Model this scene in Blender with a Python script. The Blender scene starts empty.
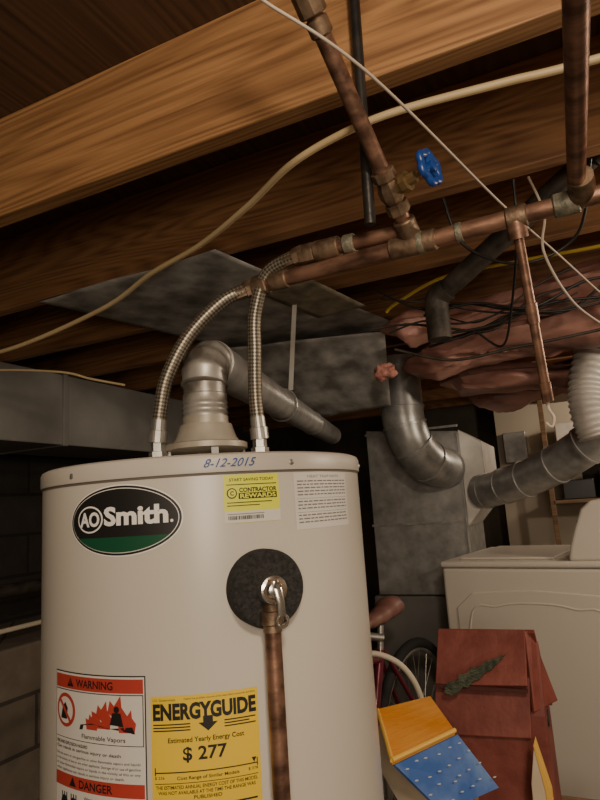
import bpy, math, random
from mathutils import Vector, Matrix, noise
random.seed(4)
SC=bpy.context.scene
COL=SC.collection

# ------------------------------------------------------------ materials
def mat(name,c1,c2=None,rough=.6,metal=0.0,scale=8,stretch=(1,1,1),bump=0.0,bscale=None,detail=4,lo=.35,hi=.65,spec=.5,coat=0):
    m=bpy.data.materials.new(name);m.use_nodes=True
    n=m.node_tree.nodes;l=m.node_tree.links
    b=n['Principled BSDF']
    b.inputs['Roughness'].default_value=rough
    b.inputs['Metallic'].default_value=metal
    b.inputs['Specular IOR Level'].default_value=spec
    b.inputs['Coat Weight'].default_value=coat
    c1=tuple(c1)+(1,)
    if c2 is None:
        b.inputs['Base Color'].default_value=c1
    tc=n.new('ShaderNodeTexCoord');mp=n.new('ShaderNodeMapping')
    mp.inputs['Scale'].default_value=stretch
    l.new(tc.outputs['Object'],mp.inputs['Vector'])
    if c2 is not None:
        c2=tuple(c2)+(1,)
        nz=n.new('ShaderNodeTexNoise');nz.inputs['Scale'].default_value=scale;nz.inputs['Detail'].default_value=detail
        l.new(mp.outputs[0],nz.inputs['Vector'])
        r=n.new('ShaderNodeValToRGB');r.color_ramp.elements[0].color=c1;r.color_ramp.elements[1].color=c2
        r.color_ramp.elements[0].position=lo;r.color_ramp.elements[1].position=hi
        l.new(nz.outputs['Fac'],r.inputs['Fac']);l.new(r.outputs['Color'],b.inputs['Base Color'])
    if bump>0:
        nb=n.new('ShaderNodeTexNoise');nb.inputs['Scale'].default_value=bscale or scale*4;nb.inputs['Detail'].default_value=5
        l.new(mp.outputs[0],nb.inputs['Vector'])
        bp=n.new('ShaderNodeBump');bp.inputs['Strength'].default_value=bump;bp.inputs['Distance'].default_value=.01
        l.new(nb.outputs['Fac'],bp.inputs['Height']);l.new(bp.outputs['Normal'],b.inputs['Normal'])
    return m

def wood(name,dark,light,axis=0,seed=0.0,sc=1.0):
    m=bpy.data.materials.new(name);m.use_nodes=True
    n=m.node_tree.nodes;l=m.node_tree.links;b=n['Principled BSDF']
    b.inputs['Roughness'].default_value=.62
    tc=n.new('ShaderNodeTexCoord');mp=n.new('ShaderNodeMapping')
    s=[11*sc,11*sc,11*sc];s[axis]=.9*sc
    mp.inputs['Scale'].default_value=s;mp.inputs['Location'].default_value=(seed,seed*.7,seed*.3)
    l.new(tc.outputs['Object'],mp.inputs['Vector'])
    nz=n.new('ShaderNodeTexNoise');nz.inputs['Scale'].default_value=.45;nz.inputs['Detail'].default_value=1.2;nz.inputs['Distortion'].default_value=.25
    l.new(mp.outputs[0],nz.inputs['Vector'])
    mul=n.new('ShaderNodeMath');mul.operation='MULTIPLY';mul.inputs[1].default_value=34
    fr=n.new('ShaderNodeMath');fr.operation='PINGPONG';fr.inputs[1].default_value=.5
    l.new(nz.outputs['Fac'],mul.inputs[0]);l.new(mul.outputs[0],fr.inputs[0])
    mp2=n.new('ShaderNodeMapping');s2=[60*sc]*3;s2[axis]=1.6*sc;mp2.inputs['Scale'].default_value=s2
    l.new(tc.outputs['Object'],mp2.inputs['Vector'])
    fine=n.new('ShaderNodeTexNoise');fine.inputs['Scale'].default_value=2.2;fine.inputs['Detail'].default_value=6
    l.new(mp2.outputs[0],fine.inputs['Vector'])
    ad=n.new('ShaderNodeMath');ad.operation='MULTIPLY_ADD';ad.inputs[1].default_value=.62
    l.new(fr.outputs[0],ad.inputs[0]);l.new(fine.outputs['Fac'],ad.inputs[2])
    r=n.new('ShaderNodeValToRGB')
    r.color_ramp.elements[0].color=tuple(dark)+(1,);r.color_ramp.elements[0].position=.36
    r.color_ramp.elements[1].color=tuple(light)+(1,);r.color_ramp.elements[1].position=.86
    l.new(ad.outputs[0],r.inputs['Fac']);l.new(r.outputs['Color'],b.inputs['Base Color'])
    bp=n.new('ShaderNodeBump');bp.inputs['Strength'].default_value=.25;bp.inputs['Distance'].default_value=.002
    l.new(ad.outputs[0],bp.inputs['Height']);l.new(bp.outputs['Normal'],b.inputs['Normal'])
    return m

def blocks(name,c1,c2,mortar):
    m=bpy.data.materials.new(name);m.use_nodes=True
    n=m.node_tree.nodes;l=m.node_tree.links;b=n['Principled BSDF'];b.inputs['Roughness'].default_value=.9
    tc=n.new('ShaderNodeTexCoord');sx=n.new('ShaderNodeSeparateXYZ');cx=n.new('ShaderNodeCombineXYZ');ad=n.new('ShaderNodeMath')
    l.new(tc.outputs['Object'],sx.inputs[0]);l.new(sx.outputs[0],ad.inputs[0]);l.new(sx.outputs[1],ad.inputs[1])
    l.new(ad.outputs[0],cx.inputs[0]);l.new(sx.outputs[2],cx.inputs[1])
    br=n.new('ShaderNodeTexBrick');br.inputs['Scale'].default_value=1
    br.inputs['Brick Width'].default_value=.4;br.inputs['Row Height'].default_value=.2;br.inputs['Mortar Size'].default_value=.008
    br.inputs['Color1'].default_value=tuple(c1)+(1,);br.inputs['Color2'].default_value=tuple(c2)+(1,);br.inputs['Mortar'].default_value=tuple(mortar)+(1,)
    l.new(cx.outputs[0],br.inputs['Vector'])
    nz=n.new('ShaderNodeTexNoise');nz.inputs['Scale'].default_value=12;nz.inputs['Detail'].default_value=6
    l.new(tc.outputs['Object'],nz.inputs['Vector'])
    mx=n.new('ShaderNodeMix');mx.data_type='RGBA';mx.blend_type='MULTIPLY';mx.inputs[0].default_value=.6
    l.new(br.outputs['Color'],mx.inputs[6]);l.new(nz.outputs['Fac'],mx.inputs[7]);l.new(mx.outputs[2],b.inputs['Base Color'])
    bp=n.new('ShaderNodeBump');bp.inputs['Strength'].default_value=.5;bp.inputs['Distance'].default_value=.01
    l.new(br.outputs['Fac'],bp.inputs['Height']);bp.invert=True;l.new(bp.outputs['Normal'],b.inputs['Normal'])
    return m

def braid(name):
    m=bpy.data.materials.new(name);m.use_nodes=True
    n=m.node_tree.nodes;l=m.node_tree.links;b=n['Principled BSDF']
    b.inputs['Roughness'].default_value=.42;b.inputs['Metallic'].default_value=.7
    uv=n.new('ShaderNodeUVMap');mp=n.new('ShaderNodeMapping')
    mp.inputs['Rotation'].default_value=(0,0,math.radians(45));mp.inputs['Scale'].default_value=(1,1,1)
    l.new(uv.outputs[0],mp.inputs['Vector'])
    ck=n.new('ShaderNodeTexChecker');ck.inputs['Scale'].default_value=17
    ck.inputs['Color1'].default_value=(.30,.26,.20,1);ck.inputs['Color2'].default_value=(.09,.078,.06,1)
    l.new(mp.outputs[0],ck.inputs['Vector']);l.new(ck.outputs['Color'],b.inputs['Base Color'])
    bp=n.new('ShaderNodeBump');bp.inputs['Strength'].default_value=.6;bp.inputs['Distance'].default_value=.002
    l.new(ck.outputs['Fac'],bp.inputs['Height']);l.new(bp.outputs['Normal'],b.inputs['Normal'])
    return m

M=dict(
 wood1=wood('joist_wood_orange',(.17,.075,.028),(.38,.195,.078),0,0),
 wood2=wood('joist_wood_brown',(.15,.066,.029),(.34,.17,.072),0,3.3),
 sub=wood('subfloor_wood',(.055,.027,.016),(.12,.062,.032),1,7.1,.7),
 shelfw=wood('shelf_wood',(.11,.06,.035),(.24,.15,.08),0,5),
 conc=mat('concrete_floor',(.10,.09,.08),(.16,.145,.125),.9,scale=4,bump=.2),
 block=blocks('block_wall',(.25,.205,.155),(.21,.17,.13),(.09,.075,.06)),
 blockshade=blocks('block_wall_painted_shade',(.05,.043,.035),(.04,.034,.028),(.02,.018,.015)),  # block wall colours darkened to paint in the dimness of the left side
 galv=mat('galvanised_steel',(.32,.315,.30),(.50,.495,.48),.38,.55,scale=22,bump=.06,bscale=9,lo=.3,hi=.7),
 flue=mat('stained_flue_metal',(.12,.10,.08),(.42,.40,.36),.42,.5,scale=13,bump=.08,bscale=20,detail=9,lo=.38,hi=.60),
 galvd=mat('weathered_sheet_metal',(.20,.195,.18),(.62,.61,.58),.6,.15,scale=10,bump=.2,bscale=7,detail=12,lo=.34,hi=.72),
 galvw=mat('whitish_duct_metal',(.50,.47,.43),(.64,.61,.56),.5,.2,scale=10,bump=.15,bscale=12),
 hood=mat('hood_enamel',(.30,.265,.21),(.42,.38,.31),.45,.2,scale=14,bump=.08,bscale=20,detail=8),
 trunk=mat('dull_trunk_metal',(.21,.20,.185),(.30,.29,.27),.55,.3,scale=3,bump=.12,bscale=3),
 tank=mat('heater_enamel',(.54,.50,.43),(.56,.52,.45),.30,0,scale=2,bump=.012,bscale=260,spec=.5),
 rim=mat('heater_rim',(.50,.46,.395),None,.4),
 seam=mat('dark_seam',(.12,.10,.08),None,.7),
 copper=mat('aged_copper',(.13,.07,.048),(.35,.195,.13),.42,.7,scale=22,stretch=(.8,2,2),bump=.06,detail=9,lo=.36,hi=.62),
 copperd=mat('tarnished_fitting',(.11,.07,.045),(.29,.20,.13),.5,.7,scale=40,bump=.1,detail=6),
 solder=mat('solder_patina',(.14,.15,.11),(.33,.29,.21),.55,.6,scale=60,bump=.2),
 rust=mat('rust_stained_metal',(.17,.15,.105),(.34,.30,.21),.65,.15,scale=14,bump=.2,detail=8),
 brass=mat('brass',(.22,.15,.07),(.38,.27,.13),.42,.8,scale=30,bump=.05),
 chrome=mat('chrome',(.62,.60,.55),None,.22,.95),
 steel=mat('steel_dull',(.35,.34,.31),(.5,.48,.44),.4,.8,scale=30),
 braid=braid('braided_steel'),
 black=mat('black_print',(.012,.011,.010),None,.5),
 ink=mat('blue_ink',(.012,.065,.24),None,.5),
 white=mat('label_white',(.64,.61,.55),None,.5),
 logow=mat('logo_white',(.80,.78,.72),None,.4),
 yellow=mat('label_yellow',(.74,.51,.03),None,.5),
 lemon=mat('sticker_lemon',(.70,.72,.06),None,.5),
 red=mat('label_red',(.42,.045,.03),None,.5),
 green=mat('logo_green',(.008,.075,.035),None,.4),
 grey=mat('print_grey',(.18,.165,.15),None,.6),
 foam=mat('black_foam',(.014,.013,.012),(.035,.033,.032),.95,0,scale=180,bump=.9,bscale=160),
 blackpipe=mat('black_pipe',(.015,.014,.013),(.035,.03,.026),.4,.2,scale=20,bump=.1),
 iron=mat('dark_iron',(.03,.025,.02),(.075,.06,.048),.6,.3,scale=20,bump=.2),
 blue=mat('blue_handle',(.008,.045,.22),None,.35,spec=.6),
 romex=mat('yellow_cable_sheath',(.50,.37,.19),(.58,.45,.25),.5,scale=5),
 wirew=mat('white_wire',(.46,.38,.30),None,.5),
 wirey=mat('yellow_wire',(.60,.42,.06),None,.5),
 wireb=mat('black_wire',(.012,.011,.010),None,.45),
 insul=mat('insulation_kraft_foil',(.17,.065,.05),(.52,.27,.215),.5,.0,scale=6,stretch=(.6,1.3,1.3),bump=.7,bscale=14,detail=8,lo=.36,hi=.66,spec=.7),
 pink=mat('pink_fibreglass',(.45,.16,.13),(.62,.30,.24),.95,scale=40,bump=1,bscale=60),
 washer=mat('washer_enamel',(.64,.595,.52),(.66,.615,.54),.4,scale=2,coat=.1),
 maroon=mat('maroon_paint',(.17,.038,.028),(.25,.068,.05),.6,scale=14,bump=.25,bscale=40),
 maroonshade=mat('maroon_painted_shade',(.07,.018,.014),None,.7),  # dark maroon standing in for shade between the roof boards
 orange=mat('orange_paint',(.75,.28,.03),(.82,.37,.07),.55,scale=9,bump=.1),
 orangel=mat('yellow_trim_paint',(.82,.50,.10),None,.55),
 bluep=mat('blue_paint',(.04,.12,.40),(.15,.26,.54),.55,scale=9,bump=.1,lo=.42,hi=.66),
 speck=mat('pale_speckle_paint',(.45,.47,.5),None,.6),
 cream=mat('cream_paint',(.62,.52,.38),(.70,.6,.45),.6,scale=9),
 verd=mat('green_patina_metal',(.02,.04,.028),(.11,.12,.08),.6,.3,scale=60,bump=.5),
 rubber=mat('tyre_rubber',(.02,.02,.02),None,.8),
 bikep=mat('bike_magenta_paint',(.16,.015,.035),None,.3,.2,coat=.5),
 saddle=mat('brown_saddle',(.20,.09,.075),(.26,.13,.10),.5,scale=20),
 hose=mat('cream_hose',(.62,.55,.42),None,.5),
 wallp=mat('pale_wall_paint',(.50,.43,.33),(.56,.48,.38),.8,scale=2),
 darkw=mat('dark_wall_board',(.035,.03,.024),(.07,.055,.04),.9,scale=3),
 plas=mat('dark_plastic',(.02,.02,.022),None,.4),
 card=mat('cardboard',(.27,.17,.09),(.33,.22,.12),.85,scale=6),
 bluebin=mat('blue_bin',(.03,.08,.2),None,.5),
)

# ------------------------------------------------------------ geometry
WL={}
class G:
    def __init__(s): s.V=[];s.F=[];s.M=[];s.U={}
    def add(s,V,F,m=0,uv=None):
        o=len(s.V);s.V+= [Vector(v) for v in V]
        for i,f in enumerate(F):
            if uv is not None: s.U[len(s.F)]=uv[i]
            s.F.append([o+k for k in f]);s.M.append(m)
        return s
    def box(s,lo,hi,m=0,X=None):
        x0,y0,z0=lo;x1,y1,z1=hi
        V=[Vector(p) for p in((x0,y0,z0),(x1,y0,z0),(x1,y1,z0),(x0,y1,z0),(x0,y0,z1),(x1,y0,z1),(x1,y1,z1),(x0,y1,z1))]
        if X is not None: V=[X@v for v in V]
        return s.add(V,[(3,2,1,0),(4,5,6,7),(0,1,5,4),(1,2,6,5),(2,3,7,6),(3,0,4,7)],m)
    def prism(s,poly,d,m=0):
        d=Vector(d);n=len(poly);V=[Vector(p) for p in poly]+[Vector(p)+d for p in poly]
        F=[tuple(range(n-1,-1,-1)),tuple(range(n,2*n))]+[(i,(i+1)%n,n+(i+1)%n,n+i) for i in range(n)]
        return s.add(V,F,m)
    def tube(s,pts,r,m=0,seg=16,cap=True,closed=False,flat=None,up=None):
        pts=[Vector(p) for p in pts];n=len(pts)
        R=r if isinstance(r,(list,tuple)) else [r]*n
        T=[]
        for i in range(n):
            if closed: t=pts[(i+1)%n]-pts[i-1]
            else:
                t=pts[min(i+1,n-1)]-pts[max(i-1,0)]
                if t.length<1e-9: t=T[-1] if T else Vector((0,0,1))
            T.append(t.normalized() if t.length>1e-9 else Vector((0,0,1)))
        a=Vector(up) if up else (Vector((0,0,1)) if abs(T[0].z)<.9 else Vector((1,0,0)))
        N=(a-T[0]*a.dot(T[0])).normalized()
        V=[];L=0;Ls=[]
        for i in range(n):
            if i: 
                L+=(pts[i]-pts[i-1]).length
                N=(N-T[i]*N.dot(T[i]))
                N.normalize()
            B=T[i].cross(N);Ls.append(L)
            for k in range(seg):
                an=2*math.pi*k/seg
                V.append(pts[i]+(N*math.cos(an)*(flat or 1)+B*math.sin(an))*R[i])
        F=[];U=[];rr=max(R)
        rng=range(n if closed else n-1)
        for i in rng:
            j=(i+1)%n
            for k in range(seg):
                k2=(k+1)%seg
                F.append((i*seg+k,i*seg+k2,j*seg+k2,j*seg+k))
                l0=Ls[i]/(2*math.pi*rr);l1=(Ls[j] if j else Ls[i])/(2*math.pi*rr)
                U.append(((k/seg,l0),((k+1)/seg,l0),((k+1)/seg,l1),(k/seg,l1)))
        if cap and not closed:
            F.append(tuple(range(seg-1,-1,-1)));U.append([(0,0)]*seg)
            F.append(tuple(range((n-1)*seg,n*seg)));U.append([(0,0)]*seg)
        return s.add(V,F,m,U)
    def rod(s,p,d,prof,m=0,seg=24,cap=True):
        p=Vector(p);d=Vector(d).normalized()
        pts=[p+d*t for t,_ in prof];R=[r for _,r in prof]
        a=Vector((0,0,1)) if abs(d.z)<.9 else Vector((1,0,0))
        N=(a-d*a.dot(d)).normalized();B=d.cross(N);V=[]
        for q,r in zip(pts,R):
            for k in range(seg):
                an=2*math.pi*(k+.5)/seg
                V.append(q+(N*math.cos(an)+B*math.sin(an))*r)
        n=len(pts);F=[(i*seg+k,i*seg+(k+1)%seg,(i+1)*seg+(k+1)%seg,(i+1)*seg+k) for i in range(n-1) for k in range(seg)]
        if cap: F+= [tuple(range(seg-1,-1,-1)),tuple(range((n-1)*seg,n*seg))]
        return s.add(V,F,m)
    def make(s,name,mats,parent=None,smooth=False,bevel=0,bseg=2,origin=None,**props):
        if not isinstance(mats,(list,tuple)): mats=[mats]
        xs=[v.x for v in s.V];ys=[v.y for v in s.V];zs=[v.z for v in s.V]
        O=Vector(origin) if origin else Vector(((min(xs)+max(xs))/2,(min(ys)+max(ys))/2,min(zs)))
        me=bpy.data.meshes.new(name);me.from_pydata([v-O for v in s.V],[],s.F)
        for m in mats: me.materials.append(m if not isinstance(m,str) else M[m])
        me.polygons.foreach_set('material_index',s.M)
        if s.U:
            ul=me.uv_layers.new(name='UVMap')
            for i,p in enumerate(me.polygons):
                if i in s.U:
                    for k,li in enumerate(p.loop_indices): ul.data[li].uv=s.U[i][k]
        me.update()
        ob=bpy.data.objects.new(name,me);COL.objects.link(ob);WL[ob.name]=O
        if parent is not None:
            ob.parent=parent;ob.location=O-WL[parent.name]
        else: ob.location=O
        if smooth:
            me.shade_smooth()
            me.set_sharp_from_angle(angle=math.radians(38)) if hasattr(me,'set_sharp_from_angle') else None
        if bevel>0:
            b=ob.modifiers.new('bevel','BEVEL');b.width=bevel;b.segments=bseg;b.limit_method='ANGLE'
        for k,v in props.items(): ob[k]=v
        return ob
def thing(name,loc,label,category,**k):
    e=bpy.data.objects.new(name,None);e.empty_display_size=.05;e.location=loc;COL.objects.link(e);WL[e.name]=Vector(loc)
    e['label']=label;e['category']=category
    for a,b in k.items(): e[a]=b
    return e
def cat(pts,n=10,closed=False):
    pts=[Vector(p) for p in pts];o=[];N=len(pts)
    for i in range(N if closed else N-1):
        if closed: p0,p1,p2,p3=pts[i-1],pts[i],pts[(i+1)%N],pts[(i+2)%N]
        else: p0=pts[max(i-1,0)];p1=pts[i];p2=pts[i+1];p3=pts[min(i+2,N-1)]
        for k in range(n):
            t=k/n
            o.append(.5*((2*p1)+(p2-p0)*t+(2*p0-5*p1+4*p2-p3)*t*t+(3*p1-p0-3*p2+p3)*t**3))
    if not closed:o.append(pts[-1])
    return o

# ------------------------------------------------------------ room
ST=dict(kind='structure')
G().box((-2.7,-1.7,-.1),(1.9,4.8,0)).make('floor','conc',**ST)
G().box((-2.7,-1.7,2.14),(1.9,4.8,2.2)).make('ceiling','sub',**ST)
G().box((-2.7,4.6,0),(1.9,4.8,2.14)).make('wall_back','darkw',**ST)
G().box((-2.7,-1.7,0),(1.9,-1.6,2.14)).make('wall_front','block',**ST)
G().box((-2.7,-1.6,0),(-2.6,4.6,2.14)).make('wall_left','blockshade',**ST)
G().box((1.8,-1.6,0),(1.9,4.6,2.14)).make('wall_right','block',**ST)
G().box((-2.6,-1.6,0),(-2.05,4.6,.79)).make('wall_ledge','block',bevel=.01,**ST)
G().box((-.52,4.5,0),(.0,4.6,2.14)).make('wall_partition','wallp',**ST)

# joists
ys=[.83,1.235,1.64,2.045,2.45,2.855,3.26,3.665,4.07,4.475]
for i,y in enumerate(ys):
    G().box((-2.6,y,1.905),(1.8,y+.04,2.14)).make('floor_joist','wood1' if i==0 else 'wood2',bevel=.003,
      label='orange brown lumber floor joist under subfloor boards',category='joist',group='exposed ceiling joists')

# ------------------------------------------------------------ water heater
AX=Vector((-.603,.901,0));TR=.267
wh=thing('water_heater',(AX.x,AX.y,0),'tall cream cylindrical gas water heater with labels','water heater')
g=G()
prof=[(0.03,.255),(0.035,TR),(1.303,TR)]
g.rod((AX.x,AX.y,0),(0,0,1),prof,0,128)
g.make('tank_jacket','tank',wh,smooth=True,origin=(AX.x,AX.y,0))
g=G().rod((AX.x,AX.y,1.302),(0,0,1),[(0,TR-.002),(.0,TR+.0025),(.003,TR+.003),(.019,TR+.003),(.0235,TR+.001),(.026,TR-.004),(.0225,TR-.012),(.0215,.02)],0,128)
g.make('top_cap','rim',wh,smooth=True)
g=G().rod((AX.x,AX.y,1.2985),(0,0,1),[(0,TR-.001),(0,TR+.0008),(.0034,TR+.0008),(.0034,TR-.001)],0,128)
g.make('cap_seam','seam',wh,smooth=True)
g=G().rod((AX.x,AX.y,0),(0,0,1),[(0,.25),(.035,.25)],0,64);g.make('base_ring','seam',wh)
for th in (-100,-30,20):
    a=math.radians(th);d=Vector((math.cos(a),math.sin(a),0))
    G().rod(AX+d*(TR+.002)+Vector((0,0,1.312)),d,[(0,.004),(.002,.004),(.003,.002)],0,12).make('cap_screw','steel',wh,smooth=True)

def text_mesh(body,bold=0.0,shear=0.0):
    c=bpy.data.curves.new('t','FONT');c.body=body;c.size=1;c.offset=bold;c.resolution_u=3;c.shear=shear
    o=bpy.data.objects.new('t',c);COL.objects.link(o)
    bpy.context.view_layer.update()
    me=o.to_mesh();V=[v.co.copy() for v in me.vertices];F=[tuple(p.vertices) for p in me.polygons]
    o.to_mesh_clear();bpy.data.objects.remove(o);bpy.data.curves.remove(c)
    return V,F
class Lab:
    """flat artwork wrapped on the jacket, (s,z) in metres"""
    def __init__(s,th0,R=TR): s.g=G();s.th=math.radians(th0);s.R=R
    def P(s,x,z,l):
        a=s.th+x/s.R;r=s.R+.0005+.0004*l
        return Vector((AX.x+math.cos(a)*r,AX.y+math.sin(a)*r,z))
    def rect(s,x0,x1,z0,z1,m=0,l=0):
        n=max(1,int(abs(x1-x0)/.006))
        V=[];F=[]
        for i in range(n+1):
            x=x0+(x1-x0)*i/n;V+=[s.P(x,z0,l),s.P(x,z1,l)]
        F=[(2*i,2*i+2,2*i+3,2*i+1) for i in range(n)]
        s.g.add(V,F,m)
    def ell(s,cx,cz,a,b,m=0,l=0,zt=1.0,zb=-1.0):
        n=48;V=[];F=[]
        for i in range(n+1):
            t=-math.cos(math.pi*i/n);h=b*math.sqrt(max(0,1-t*t))
            hi=min(h,b*zt);lo=max(-h,b*zb)
            if hi<lo: hi=lo=-h if zt<0 else hi
            V+=[s.P(cx+a*t,cz+lo,l),s.P(cx+a*t,cz+hi,l)]
        F=[(2*i,2*i+2,2*i+3,2*i+1) for i in range(n)]
        s.g.add(V,F,m)
    def text(s,body,x0,x1,z0,z1,m=0,l=2,bold=0.0,shear=0.0):
        V,F=text_mesh(body,bold,shear)
        if not V: return
        ax=min(v.x for v in V);bx=max(v.x for v in V);ay=min(v.y for v in V);by=max(v.y for v in V)
        s.g.add([s.P(x0+(v.x-ax)/(bx-ax)*(x1-x0),z0+(v.y-ay)/(by-ay)*(z1-z0),l) for v in V],F,m)
    def poly(s,pts,m=0,l=1):
        s.g.add([s.P(x,z,l) for x,z in pts],[tuple(range(len(pts)))],m)
    def make(s,name,mats,label=None):
        k={}
        if label:k['label']=label
        return s.g.make(name,mats,wh,**k)
# oval brand badge
L=Lab(-81.9)
L.ell(0,1.247,.088,.0475,1,0);L.ell(0,1.247,.0862,.0457,0,1);L.ell(0,1.247,.083,.0428,1,2);L.ell(0,1.247,.0820,.0418,0,3)
L.ell(0,1.247,.0820,.0418,2,4,zt=-.52)
L.ell(-.048,1.250,.0225,.0180,1,5);L.ell(-.048,1.250,.0202,.0158,0,6)
L.text('AO',-.0655,-.0305,1.2400,1.2600,1,7,bold=.035)
L.text('Smith',-.023,.069,1.2400,1.2655,1,7,bold=.04)
L.ell(.0735,1.2425,.0020,.0020,1,7)
L.make('brand_badge',['black','logow','green'],'black oval badge with white lettering and green lower band')
# lemon sticker
L=Lab(-43.0);w=.0395
L.rect(-w,w,1.233,1.2975,0,0);L.rect(-w,w,1.2335,1.2485,1,1)
L.text('CONTRACTOR',-w+.021,w-.004,1.2735,1.2795,2,2,bold=.03)
L.rect(-w+.020,w-.004,1.2645,1.2725,2,1)
L.text('REWARDS',-w+.022,w-.006,1.2655,1.2715,0,3,bold=.03)
L.ell(-w+.011,1.2725,.007,.007,2,2);L.ell(-w+.011,1.2725,.0054,.0054,0,3);L.text('C',-w+.0085,-w+.0135,1.2695,1.2755,2,4,bold=.04)
L.text('START SAVING TODAY',-w+.008,w-.008,1.2885,1.2925,2,2,bold=.01)
L.rect(-w+.004,w-.004,1.2835,1.2845,2,2);L.rect(-w+.004,w-.012,1.2595,1.2606,2,2);L.rect(-w+.004,w-.03,1.2555,1.2566,2,2)
x=-w+.005;random.seed(9)
while x<w-.026:
    d=random.choice([.0006,.0009,.0014]);L.rect(x,x+d,1.2375,1.2425,2,3);x+=d+random.choice([.0006,.001])
L.rect(-w+.004,w-.024,1.2445,1.2453,3,3)
L.make('rebate_sticker',['lemon','white','black','grey'],'lemon yellow and white paper sticker')
# white data sticker
L=Lab(-16.0);w=.061
L.rect(-w,w,1.2175,1.297,0,0)
L.text('HEAT TRAP NOTE',-w+.025,w-.025,1.2895,1.2935,1,1)
for i in range(13):
    z=1.284-i*.0048
    if i in(5,9): L.rect(-w+.003,w-.003,z,z+.0004,1,1);continue
    x=-w+.005
    while x<w-.008:
        d=random.uniform(.004,.012);x2=min(x+d,w-.006);L.rect(x,x2,z,z+.0018,1,1);x=x2+.002
L.make('data_sticker',['white','grey'],'white paper sticker with fine print')
# handwriting on cap
L=Lab(-49.2,TR+.004)
L.text('8-12-2015',-.036,.036,1.3085,1.3200,0,0,bold=.005,shear=.45)
L.make('handwritten_date',['ink'],'date in blue marker')
# warning label
L=Lab(-92.0);w=.0800;zt=1.0515
L.rect(-w,w,.80,zt,2,0);L.rect(-w+.0015,w-.0015,.8015,zt-.0015,0,1)
L.rect(-w+.003,w-.003,zt-.021,zt-.004,1,2)
L.text('WARNING',-.030,.034,zt-.0175,zt-.0075,2,3,bold=.02);L.poly([(-.049,zt-.018),(-.035,zt-.018),(-.042,zt-.0065)],2,3);L.rect(-.0425,-.0415,zt-.0145,zt-.010,1,4)
L.rect(-w+.003,w-.003,zt-.083,zt-.0225,2,2);L.rect(-w+.004,w-.004,zt-.082,zt-.0235,0,3)
cz=zt-.048
L.ell(-.052,cz,.021,.021,1,4);L.ell(-.052,cz,.0165,.0165,0,5)
L.poly([(-.062,cz-.011),(-.048,cz-.011),(-.046,cz+.003),(-.052,cz+.010),(-.058,cz+.003)],2,6)
L.poly([(-.066,cz+.012),(-.063,cz+.015),(-.038,cz-.012),(-.041,cz-.015)],1,7)
def flame(cx,cz,s,m,l):
    L.poly([(cx-.010*s,cz-.012*s),(cx+.010*s,cz-.012*s),(cx+.012*s,cz-.002*s),(cx+.007*s,cz+.004*s),(cx+.006*s,cz+.013*s),(cx,cz+.005*s),(cx-.004*s,cz+.009*s),(cx-.006*s,cz+.001*s),(cx-.012*s,cz+.003*s)],m,l)
for k,(fx,fz,s) in enumerate([(.0,-.008,.9),(.016,.000,1.35),(.036,.004,1.6),(.054,-.006,1.1)]): flame(fx,cz+fz,s,1,4)
L.poly([(-.022,cz-.020),(.066,cz-.020),(.062,cz-.012),(.03,cz-.015),(.0,cz-.011),(-.02,cz-.014)],2,5)
L.ell(.040,cz+.008,.004,.004,2,6);L.poly([(.030,cz-.010),(.050,cz-.012),(.046,cz+.004),(.034,cz+.004)],2,6)
L.text('Flammable Vapors',-.018,.052,cz-.032,cz-.025,2,4,bold=.01)
L.text('FIRE AND EXPLOSION HAZARD',-w+.006,-.008,zt-.0905,zt-.0865,2,3,bold=.02)
L.text('Can result in serious injury or death',-w+.006,.045,zt-.0975,zt-.0925,2,3,bold=.01)
L.text('Do not store or use gasoline or other flammable vapors and liquids',-w+.006,w-.008,zt-.1055,zt-.1015,2,3)
L.text('in the vicinity of this or any other appliance. Storage of or use of gasoline',-w+.006,w-.008,zt-.1115,zt-.1075,2,3)
L.text('or other flammable vapors or liquids in the vicinity of this or any',-w+.006,w-.008,zt-.1175,zt-.1135,2,3)
L.text('other appliance can result in serious injury or death.',-w+.006,w-.03,zt-.1235,zt-.1195,2,3)
L.rect(-w+.003,w-.003,zt-.142,zt-.126,1,2);L.text('DANGER',-.024,.032,zt-.1392,zt-.1292,2,3,bold=.02);L.poly([(-.044,zt-.139),(-.030,zt-.139),(-.037,zt-.128)],2,3)
for cx in(-.055,-.035):
    L.ell(cx,zt-.163,.008,.011,2,3)
    for q in range(3): L.rect(cx-.006+.005*q,cx-.004+.005*q,zt-.156,zt-.148,2,3)
L.text('Water temperature over 125F',-.015,w-.008,zt-.1525,zt-.1475,2,3,bold=.01)
L.text('can cause severe burns instantly',-.015,w-.008,zt-.1595,zt-.1545,2,3,bold=.01)
L.text('or death from scalds.',-.015,.045,zt-.1665,zt-.1615,2,3,bold=.01)
L.text('HOT BURN',-w+.008,-.02,zt-.190,zt-.183,2,3,bold=.02)
for i in range(5): L.rect(-.015,w-.01-.005*(i%2),zt-.176-.007*i,zt-.1735-.007*i,3,3)
L.make('warning_label',['white','red','black','grey'],'white, red and black warning label with flame pictogram')
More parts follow.
